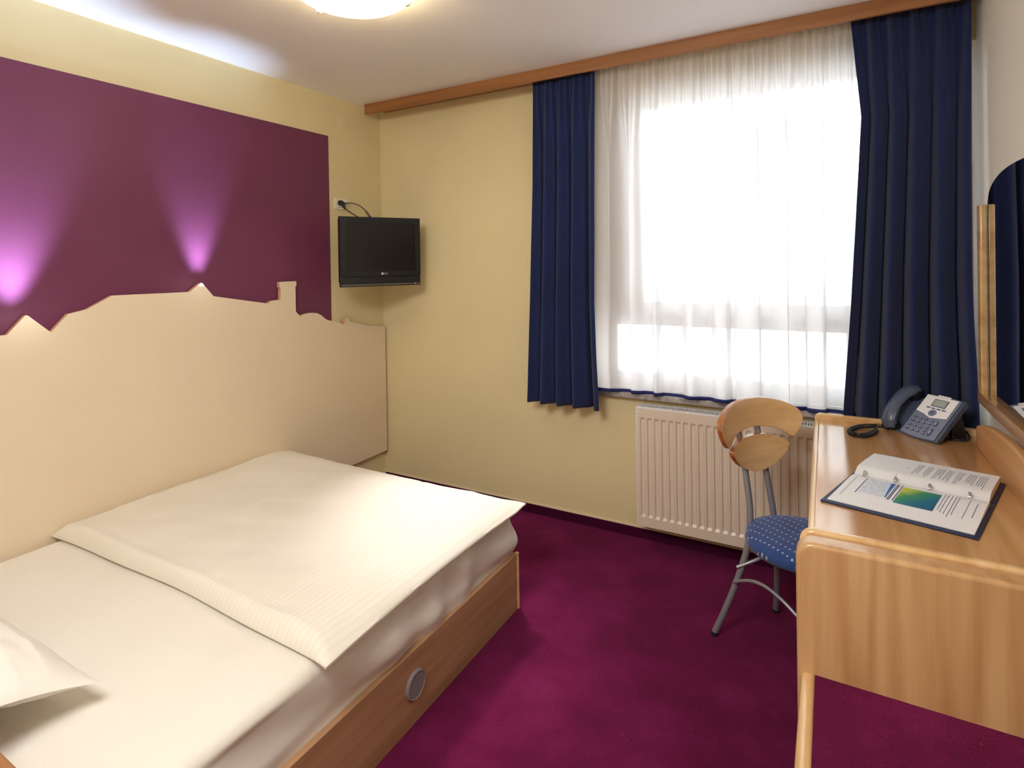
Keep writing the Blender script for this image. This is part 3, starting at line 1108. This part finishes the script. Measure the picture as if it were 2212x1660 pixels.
# mirror --------------------------------------------------------------
mi = thing('wall_mirror', 'arched mirror with a beech frame above the desk on the right wall', 'mirror', (3.29, -.7, .965))
MX = 3.2745
my0, my1, mz0, mzt = -1.12, -.300, .985, 1.700
gp = [(my0, mz0), (my1 - .03, mz0), (my1 - .03, mzt)]
yc, hw_ = -.7175, .382
for k in range(1, 24):
    a = PI * k / 24
    gp.append((yc + hw_ * math.copysign(abs(math.cos(a)) ** .86, math.cos(a)), mzt + .108 * math.sin(a) ** .82))
gp += [(my0, mzt)]
MB().prism(gp, lambda y, z: (MX, y, z), lambda y, z: (MX + .002, y, z)).build('mirror_glass', MT['mirror'], mi, smooth=False)
MB().prism([(y, z) for y, z in gp], lambda y, z: (MX + .0021, y, z), lambda y, z: (MX + .006, y, z)).build('mirror_backing', MT['mirror_e'], mi, smooth=False)
for ya, yb, nm in ((-.335, -.280, 'frame_post'), (-1.155, -1.100, 'frame_post')):
    box((3.252, ya, .966), (3.274, yb, 1.706)).build(nm, MT['beech_edge'], mi, bevel=.005, seg=3)
box((3.250, -1.155, .958), (3.292, -.280, .998)).build('bottom_rail', MT['beech_y'], mi, bevel=.004, seg=3)
box((3.286, -1.15, .98), (3.3045, -.285, 1.69)).build('back_board', MT['beech_x'], mi, smooth=False)

# ------------------------------------------------------------------ chair
ch = thing('desk_chair', 'bistro chair with beech back and blue dashed seat pulled up to the desk', 'chair', (2.452, -.525, 0), math.atan2(.807, .59))
# local x = lateral (towards the window), local -y = forward -> use y negative as forward


def cl(l, f, z):
    return (l, -f, z)


def ctube(pts, r, name, mat, n=14, sm=6):
    return MB().tube(catmull([cl(*p) for p in pts], sm), r, n).build(name, mat, ch, local=True)


post = [(.172, -.008, .012), (.142, .024, .12), (.108, .056, .25), (.078, .078, .38), (.062, .078, .50), (.056, .058, .62), (.053, .032, .74), (.052, .006, .84), (.050, -.016, .905)]
for s in (-1, 1):
    ctube([(s * a, b, c) for a, b, c in post], .0125, 'leg', MT['steel'])
    MB().tube([cl(s * .1735, -.010, 0), cl(s * .172, -.008, .016)], .0138, 14).build('foot_cap', MT['rubber'], ch, local=True)
    ctube([(s * .150, .385, .455), (s * .160, .400, .30), (s * .170, .415, .15), (s * .178, .425, .012)], .0125, 'leg', MT['steel'])
    MB().tube([cl(s * .178, .425, 0), cl(s * .178, .425, .016)], .0138, 14).build('foot_cap', MT['rubber'], ch, local=True)
    arc = [(s * (.128 + .02 * math.sin(PI * k / 8)), .055 + .345 * k / 8, .235 + .075 * math.sin(PI * k / 8)) for k in range(9)]
    ctube(arc, .0065, 'stretcher', MT['steel'], 10, 3)
arc = [(-.118 + .236 * k / 8, .060 + .06 * math.sin(PI * k / 8), .295 + .05 * math.sin(PI * k / 8)) for k in range(9)]
ctube(arc, .0065, 'stretcher', MT['steel'], 10, 3)
fr_ = MB().tube([cl(.16 * math.cos(a), .25 + .165 * math.sin(a), .432) for a in [2 * PI * k / 28 for k in range(29)]], .009, 10)
fr_.build('seat_ring', MT['steel'], ch, local=True)


def seat_r(a):
    # outline: narrow at the back, round at the front; a measured from the back
    w = .5 + .5 * math.cos(a)          # 1 at the back
    return .205 - .012 * w


se = MB()
rings = [(.0, .428), (.80, .428), (.95, .434), (1.0, .450), (.985, .466), (.93, .478), (.80, .486), (.5, .490), (.2, .491), (.001, .491)]


def seat_pt(u, v):
    i = v * (len(rings) - 1)
    k = min(int(round(i)), len(rings) - 1)
    s_, z = rings[k]
    a = 2 * PI * u
    c_, sn = math.cos(a), math.sin(a)
    r_ = 1.0
    l_ = .203 * sn * (1 - .16 * (c_ > 0) * c_ ** 2)
    f_ = -.205 * c_
    return cl(l_ * max(s_, .001), .262 + f_ * max(s_, .001), z)


se.grid(seat_pt, 64, len(rings) - 1, close_u=True)
se.f.append(tuple(range(64))[::-1])
se.f.append(tuple((len(rings) - 1) * 64 + k for k in range(64)))
so_ = se.build('seat_cushion', MT['seat'], ch, local=True, angle=70)


def curved_plate(outline, f0, cf, thick, name, mat, lean=.0, zref=.8):
    """outline (l,z) closed polygon -> bent plywood plate with curved section"""
    from mathutils.geometry import delaunay_2d_cdt
    pts = [Vector(p) for p in outline]
    n = len(pts)
    xs_ = [p.x for p in pts]
    zs_ = [p.y for p in pts]

    def inside(x, z):
        c = False
        j = n - 1
        for i in range(n):
            if (pts[i].y > z) != (pts[j].y > z) and x < (pts[j].x - pts[i].x) * (z - pts[i].y) / (pts[j].y - pts[i].y) + pts[i].x:
                c = not c
            j = i
        return c
    inner = []
    st = .012
    x = min(xs_)
    while x < max(xs_):
        z = min(zs_)
        while z < max(zs_):
            if inside(x, z) and min((Vector((x, z)) - p).length for p in pts) > .006:
                inner.append(Vector((x, z)))
            z += st
        x += st
    res = delaunay_2d_cdt(pts + inner, [(i, (i + 1) % n) for i in range(n)], [], 1, 1e-5)
    V, F = res[0], res[2]
    E_ = {}
    for f in F:
        for k in range(len(f)):
            e = (f[k], f[(k + 1) % len(f)])
            E_[e] = 1

    def pt(p, off):
        f = f0 + cf * p.x * p.x - lean * (p.y - zref)
        # normal offset
        g = 2 * cf * p.x
        l_ = math.sqrt(1 + g * g)
        return cl(p.x + off * g / l_, f - off / l_, p.y)
    N = len(V)
    vs = [pt(p, 0) for p in V] + [pt(p, thick) for p in V]
    fs = [tuple(f) for f in F] + [tuple(N + i for i in f)[::-1] for f in F]
    for (a, b) in E_:
        if (b, a) not in E_:
            fs.append((b, a, N + a, N + b))
    o = MB().add(vs, fs).build(name, mat, ch, local=True, angle=45, bevel=.003)
    o.data.materials.append(MT['ply_e'])
    for p in o.data.polygons:
        if len(p.vertices) == 4:
            p.material_index = 1
    return o


def smooth_closed(pts, n=5):
    out = []
    m_ = len(pts)
    for i in range(m_):
        a, b, c, d = [Vector(pts[(i + k) % m_]) for k in (-1, 0, 1, 2)]
        for k in range(n):
            t = k / n
            out.append(.5 * ((2 * b) + (c - a) * t + (2 * a - 5 * b + 4 * c - d) * t * t + (3 * b - a - 3 * c + d) * t ** 3))
    return out


upl = [(0, .946), (.08, .941), (.15, .924), (.198, .900), (.220, .872), (.219, .846), (.203, .812), (.182, .786), (.166, .785), (.13, .808), (.085, .825), (0, .834)]
upl = upl + [(-a, b) for a, b in upl[-2:0:-1]]
lol = [(0, .804), (.06, .800), (.11, .785), (.146, .764), (.153, .757), (.138, .730), (.108, .702), (.06, .676), (0, .664)]
lol = lol + [(-a, b) for a, b in lol[-2:0:-1]]
curved_plate(smooth_closed(upl), .042, 1.15, .020, 'backrest', MT['ply'], .16, .85)
curved_plate(smooth_closed(lol), .066, 1.15, .020, 'back_splat', MT['ply'], .16, .72)

# ------------------------------------------------------------------ telephone
BL = Vector((3.001, -.267, .812))
e1 = Vector((.67748, -.73555, 0))
b2 = Vector((.73555, .67748, 0))
ta = math.radians(44)
e2 = b2 * math.cos(ta) + Vector((0, 0, math.sin(ta)))
en = e1.cross(e2).normalized()
if en.z < 0:
    en = -en
ph = thing('desk_telephone', 'dark grey office telephone with a silver display face on the desk', 'telephone', (3.05, -.26, DT), math.atan2(e1.y, e1.x))
PM = Matrix(((e1.x, e2.x, en.x, BL.x), (e1.y, e2.y, en.y, BL.y), (e1.z, e2.z, en.z, BL.z), (0, 0, 0, 1)))


def pbox(a, b, mb=None):
    return (mb or MB()).box(a, b, PM)


def pprism(pts, z0, z1, mb=None):
    return (mb or MB()).prism(pts, lambda x, y: PM @ Vector((x, y, z0)), lambda x, y: PM @ Vector((x, y, z1)))


def arc_rect(x0, x1, y0, y1, sag, n=8):
    b = [(x0 + (x1 - x0) * k / n, y0 - sag * math.sin(PI * k / n)) for k in range(n + 1)]
    t = [(x1 - (x1 - x0) * k / n, y1 + sag * .5 * math.sin(PI * k / n)) for k in range(n + 1)]
    return b + t


PW, PH = .155, .205
pprism(arc_rect(0, PW, 0, PH, .008), -.026, -.004).build('body', MT['phone'], ph, bevel=.004, seg=3)
pprism(arc_rect(.002, PW - .010, .002, PH - .004, .007), -.004, .0).build('face_plate', MT['phone_f'], ph, bevel=.002)
pprism(arc_rect(-.075, .0, .004, PH - .02, .004), -.026, -.016).build('handset_cradle', MT['phone'], ph, bevel=.004)
fpw = [(.008, .112), (.045, .104), (.075, .092), (.105, .098), (.138, .104), (.138, .196), (.008, .197)]
pprism(fpw, .0, .005).build('silver_face', MT['phone_w'], ph, bevel=.002)
pbox((.050, .146, .0051), (.108, .182, .0062)).build('display_bezel', MT['phone'], ph, smooth=False)
pbox((.053, .149, .0062), (.105, .179, .0066)).build('display', MT['lcd'], ph, smooth=False)
bar = pbox((.052, .196, .005), (.104, .203, .0056))
bar.build('brand_strip', MT['phone_w'], ph, smooth=False)
for i in range(4):
    pbox((.040 + i * .021, .134, .005), (.040 + i * .021 + .014, .139, .0068)).build('soft_key', MT['key'], ph, smooth=False)
cxm = PM @ Vector((.076, .115, .0))
nav = MB()


def pdisc(cx, cy, r, z0, z1, mb, n=20, ry=None):
    ry = ry or r
    return pprism([(cx + r * math.cos(2 * PI * k / n), cy + ry * math.sin(2 * PI * k / n)) for k in range(n)], z0, z1, mb)


pdisc(.076, .115, .0155, .003, .0075, nav).build('navigation_ring', MT['phone_f'], ph, bevel=.001)
pdisc(.076, .115, .006, .0075, .0085, MB()).build('centre_button', MT['key'], ph)
labels = ['1', '2', '3', '4', '5', '6', '7', '8', '9', '*', '0', '#']
for i, ch_ in enumerate(labels):
    r_, c_ = divmod(i, 3)
    kx, ky = .022 + c_ * .0225, .083 - r_ * .0205
    ko = pdisc(kx, ky, .0078, .0, .004, MB(), 16, .0062).build('key', MT['key'], ph, bevel=.001)
    text_obj('key_digit', ch_, .0085, MT['keyt'], PM @ Matrix.Translation((kx, ky, .0042)), ko, .0001)
for i, (kx, ky, rx, ry) in enumerate(((.092, .082, .0075, .0045), (.092, .066, .0075, .0045), (.092, .049, .006, .006), (.092, .034, .006, .006), (.092, .019, .006, .006))):
    ko = pdisc(kx, ky, rx, .0, .004, MB(), 16, ry).build('key', MT['key'], ph, bevel=.001)
    pdisc(kx, ky, .0022, .004, .0042, MB(), 8).build('key_mark', MT['keyt'], ko)
for (x0, x1, y0, y1) in ((.108, .119, .060, .088), (.108, .119, .012, .050)):
    ko = pprism([(a, b) for a, b in ((x0, y0 + .004), (x0 + .004, y0), (x1 - .004, y0), (x1, y0 + .004), (x1, y1 - .004), (x1 - .004, y1), (x0 + .004, y1), (x0, y1 - .004))], 0, .004).build('key', MT['key'], ph, bevel=.001)
    pbox((x0 + .004, (y0 + y1) / 2 - .006, .004), (x1 - .004, (y0 + y1) / 2 + .006, .0042)).build('key_mark', MT['keyt'], ko, smooth=False)
# handset: thick arched grip with two cups
hp = [(-.042, -.002, .004), (-.046, .020, .022), (-.049, .055, .036), (-.051, .10, .042), (-.050, .145, .039), (-.046, .182, .028), (-.041, .208, .008)]
hr = [(.024, .013), (.031, .020), (.029, .018), (.027, .017), (.028, .018), (.030, .020), (.023, .013)]
path = catmull([PM @ Vector(p) for p in hp], 6)
rs = []
for i in range(len(path)):
    t = i / (len(path) - 1) * (len(hr) - 1)
    k = min(int(t), len(hr) - 2)
    q = t - k
    rs.append((hr[k][0] * (1 - q) + hr[k + 1][0] * q, hr[k][1] * (1 - q) + hr[k + 1][1] * q))
hs = MB().tube(path, rs, 24, up=tuple(en))
hs.build('handset', MT['phone'], ph, angle=80)
pdisc(-.038, .022, .023, -.012, .018, MB(), 24).build('handset_cup', MT['black'], ph, bevel=.003)
pdisc(-.040, .182, .023, -.012, .022, MB(), 24).build('handset_cup', MT['black'], ph, bevel=.003)
# stand behind
stnd = MB()
for xx in (.020, .120):
    a_ = PM @ Vector((xx, .12, -.026))
    b_ = PM @ Vector((xx, .175, -.026))
    w_ = e1 * .018
    ba = Vector((b_.x + b2.x * .030, b_.y + b2.y * .030, DT + .001))
    bb = Vector((a_.x + b2.x * .0, a_.y + b2.y * .0, DT + .001))
    stnd.add([a_, b_, ba, bb, a_ + w_, b_ + w_, ba + w_, bb + w_], [(0, 1, 2, 3), (4, 7, 6, 5), (0, 4, 5, 1), (1, 5, 6, 2), (2, 6, 7, 3), (3, 7, 4, 0)])
stnd.build('stand', MT['black'], ph, bevel=.002)
# front foot touching the desk
ff = MB()
q0, q1 = PM @ Vector((.0, .004, -.026)), PM @ Vector((PW, .004, -.026))
ff.tube([Vector((q0.x, q0.y, DT + .006)), Vector((q1.x, q1.y, DT + .006))], .006, 10)
ff.build('front_foot', MT['black'], ph)
# coiled cord
cp_ = catmull([PM @ Vector((-.040, -.004, -.002)), (2.945, -.228, .812), (2.915, -.236, .811), (2.870, -.268, .811), (2.838, -.320, .811), (2.826, -.372, .811), (2.840, -.408, .811), (2.870, -.405, .811), (2.900, -.362, .811), (2.922, -.306, .813)], 26)
L_ = [0]
for a, b in zip(cp_, cp_[1:]):
    L_.append(L_[-1] + (b - a).length)
turns = 58
coil = []
NS = turns * 9
for i in range(NS + 1):
    d = L_[-1] * i / NS
    k = max(j for j in range(len(L_)) if L_[j] <= d + 1e-9)
    k = min(k, len(cp_) - 2)
    q = (d - L_[k]) / max(1e-9, L_[k + 1] - L_[k])
    p = cp_[k].lerp(cp_[k + 1], q)
    t = (cp_[k + 1] - cp_[k]).normalized()
    sd = t.cross(Vector((0, 0, 1))).normalized()
    upv = sd.cross(t)
    an_ = 2 * PI * turns * i / NS
    coil.append(p + sd * (math.cos(an_) * .0078) + upv * (math.sin(an_) * .0078))
MB().tube(coil, .0022, 6).build('coiled_cord', MT['black'], ph, angle=180)
wire = catmull([(3.14, -.215, .83), (3.18, -.20, .835), (3.215, -.22, .830), (3.228, -.26, .812), (3.20, -.29, .805), (3.15, -.28, .805)], 8)
MB().tube(wire, .004, 8).build('line_cord', MT['black'], ph)

# ------------------------------------------------------------------ binder
bo = thing('ring_binder', 'open navy ring binder with printed pages lying on the desk', 'binder', (2.98, -.93, DT))
a1, a2 = math.radians(-13.2), math.radians(90 - 17.5)
E1 = Vector((math.cos(a1), math.sin(a1), 0))
E2 = Vector((math.cos(a2), math.sin(a2), 0))
O = Vector((2.826, -.893, 0))


def bpnt(u, v, h):
    return O + E1 * u + E2 * v + Vector((0, 0, DT + h))


cv = MB()
for v0, v1 in ((-.268, -.026), (-.022, .022), (.026, .232)):
    cv.prism([(-.012, v0), (.348, v0), (.348, v1), (-.012, v1)], lambda u, v: bpnt(u, v, .0005), lambda u, v: bpnt(u, v, .006))
cv.build('cover', MT['navy'], bo, bevel=.002, seg=2)
st_ = MB()
for i in range(42):
    u = -.004 + i * .0083
    st_.box((0, 0, 0), (.004, .0008, .0004), Matrix.Translation(bpnt(u, -.263, .0062)) @ Matrix.Rotation(a1, 4, 'Z'))
st_.build('stitching', MT['key'], bo, smooth=False)


def page_h(v):
    if v < 0:
        return .009 + .009 * smoothstep(-.25, -.03, v) - .004 * smoothstep(-.03, 0, v)
    return .014 + .016 * smoothstep(0, .05, v) - .004 * smoothstep(.1, .23, v)


def page(v0, v1, name, u0, u1):
    m_ = MB()
    n_ = 20
    vs = []
    for j in range(n_ + 1):
        v = v0 + (v1 - v0) * j / n_
        for u in (u0, u1):
            vs.append(bpnt(u, v, .0062))
            vs.append(bpnt(u, v, page_h(v)))
    fs = []
    for j in range(n_):
        a = j * 4
        fs += [(a + 1, a + 3, a + 7, a + 5), (a, a + 4, a + 6, a + 2), (a, a + 1, a + 5, a + 4), (a + 2, a + 6, a + 7, a + 3)]
    fs += [(0, 2, 3, 1), (n_ * 4, n_ * 4 + 1, n_ * 4 + 3, n_ * 4 + 2)]
    return m_.add(vs, fs).build(name, MT['paper'], bo, angle=40)


pg0 = page(-.252, -.004, 'page_block', .002, .338)
pg1 = page(.004, .226, 'page_block', .000, .336)


def flat_patch(u0, u1, v0, v1, h, mb):
    n_ = 5
    for j in range(n_):
        a, b = v0 + (v1 - v0) * j / n_, v0 + (v1 - v0) * (j + 1) / n_
        mb.add([bpnt(u0, a, page_h(a) + h), bpnt(u1, a, page_h(a) + h), bpnt(u1, b, page_h(b) + h), bpnt(u0, b, page_h(b) + h)], [(0, 1, 2, 3)])
    return mb


rnd = random.Random(5)
tx = MB()
for (u, v0, v1) in ((.018, -.20, -.03), (.300, -.175, -.03)):
    flat_patch(u, u + .0012, v0, v1, .0004, tx)
for u in (.243, .250, .259, .268, .275):
    flat_patch(u, u + .0014, -.06 - rnd.random() * .10 - .03, -.028, .0004, tx)
flat_patch(.318, .3195, -.155, -.05, .0004, tx)
tx.build('printed_text', MT['ink'], pg0, smooth=False, kind='stuff')
tx = MB()
for (u, v0, v1) in ((.107, .012, .040), (.122, .11, .125)):
    flat_patch(u, u + .0012, v0, v1, .0004, tx)
for blk in range(7):
    for k in range(rnd.choice((3, 4))):
        u = .140 + blk * .026 + k * .0055
        if u < .322:
            flat_patch(u, u + .0013, .185 - rnd.random() * .03 - .085 - rnd.random() * .05, .185, .0004, tx)
tx.build('printed_text', MT['ink'], pg1, smooth=False, kind='stuff')
for u0_, u1_, v0_, v1_, mn in ((.052, .122, -.150, -.030, 'pic1'), (.144, .236, -.170, -.040, 'pic0')):
    po_ = flat_patch(u0_, u1_, v0_, v1_, .0006, MB()).build('printed_picture', MT[mn], pg0, smooth=False)
    uvl = po_.data.uv_layers.new(name='uv')
    inv_ = world_of(bo)
    for lp in po_.data.loops:
        q_ = inv_ @ po_.data.vertices[lp.vertex_index].co - O
        uvl.data[lp.index].uv = ((q_.dot(E1) - u0_) / (u1_ - u0_), (q_.dot(E2) - v0_) / (v1_ - v0_))
for u in (.046, .126, .130, .139):
    flat_patch(u, u + .0022, -.160, -.030, .0005, MB()).build('printed_rule', MT['ribbon'], pg0, smooth=False)
for u in (.030, .112, .198, .292):
    rg = MB().tube([bpnt(u, .014 * math.cos(a), .014 + .016 * math.sin(a)) for a in [PI * k / 12 for k in range(13)]], .0016, 8)
    rg.tube([bpnt(u + .004, .014 * math.cos(a), .014 + .016 * math.sin(a)) for a in [PI * k / 12 for k in range(13)]], .0012, 8)
    rg.build('ring', MT['chrome'], bo)

# ------------------------------------------------------------------ outside
bd = thing('apartment_building', 'pale apartment building seen faintly through the sheer curtain', 'building', (1.0, 14.0, -6))
MB().box((-14, 14, -6), (12, 22, 5.9)).build('facade_wall', MT['facade'], bd, smooth=False)
wz = [(3.12 - .46, 3.12 + .46), (1.56 - .40, 1.56 + .40), (4.6, 5.4)]
n_ = 0
for z0, z1 in ((2.66, 3.58), (1.33, 1.80), (4.75, 5.3)):
    for x0 in (-2.9, -1.3, .1, 1.5, 2.6):
        wn = box((x0, 13.93, z0), (x0 + .75, 14.0, z1)).build('facade_window', MT['fglass'], bd, smooth=False)
    box((-4, 13.6, z0 - .35), (5, 14.0, z0 - .28)).build('ledge', MT['facade'], bd, smooth=False)
struct('ground_outside', box((-30, .4, -6.2), (30, 40, -6)), MT['facade'], 'pale street level outside the window', 'ground', smooth=False)
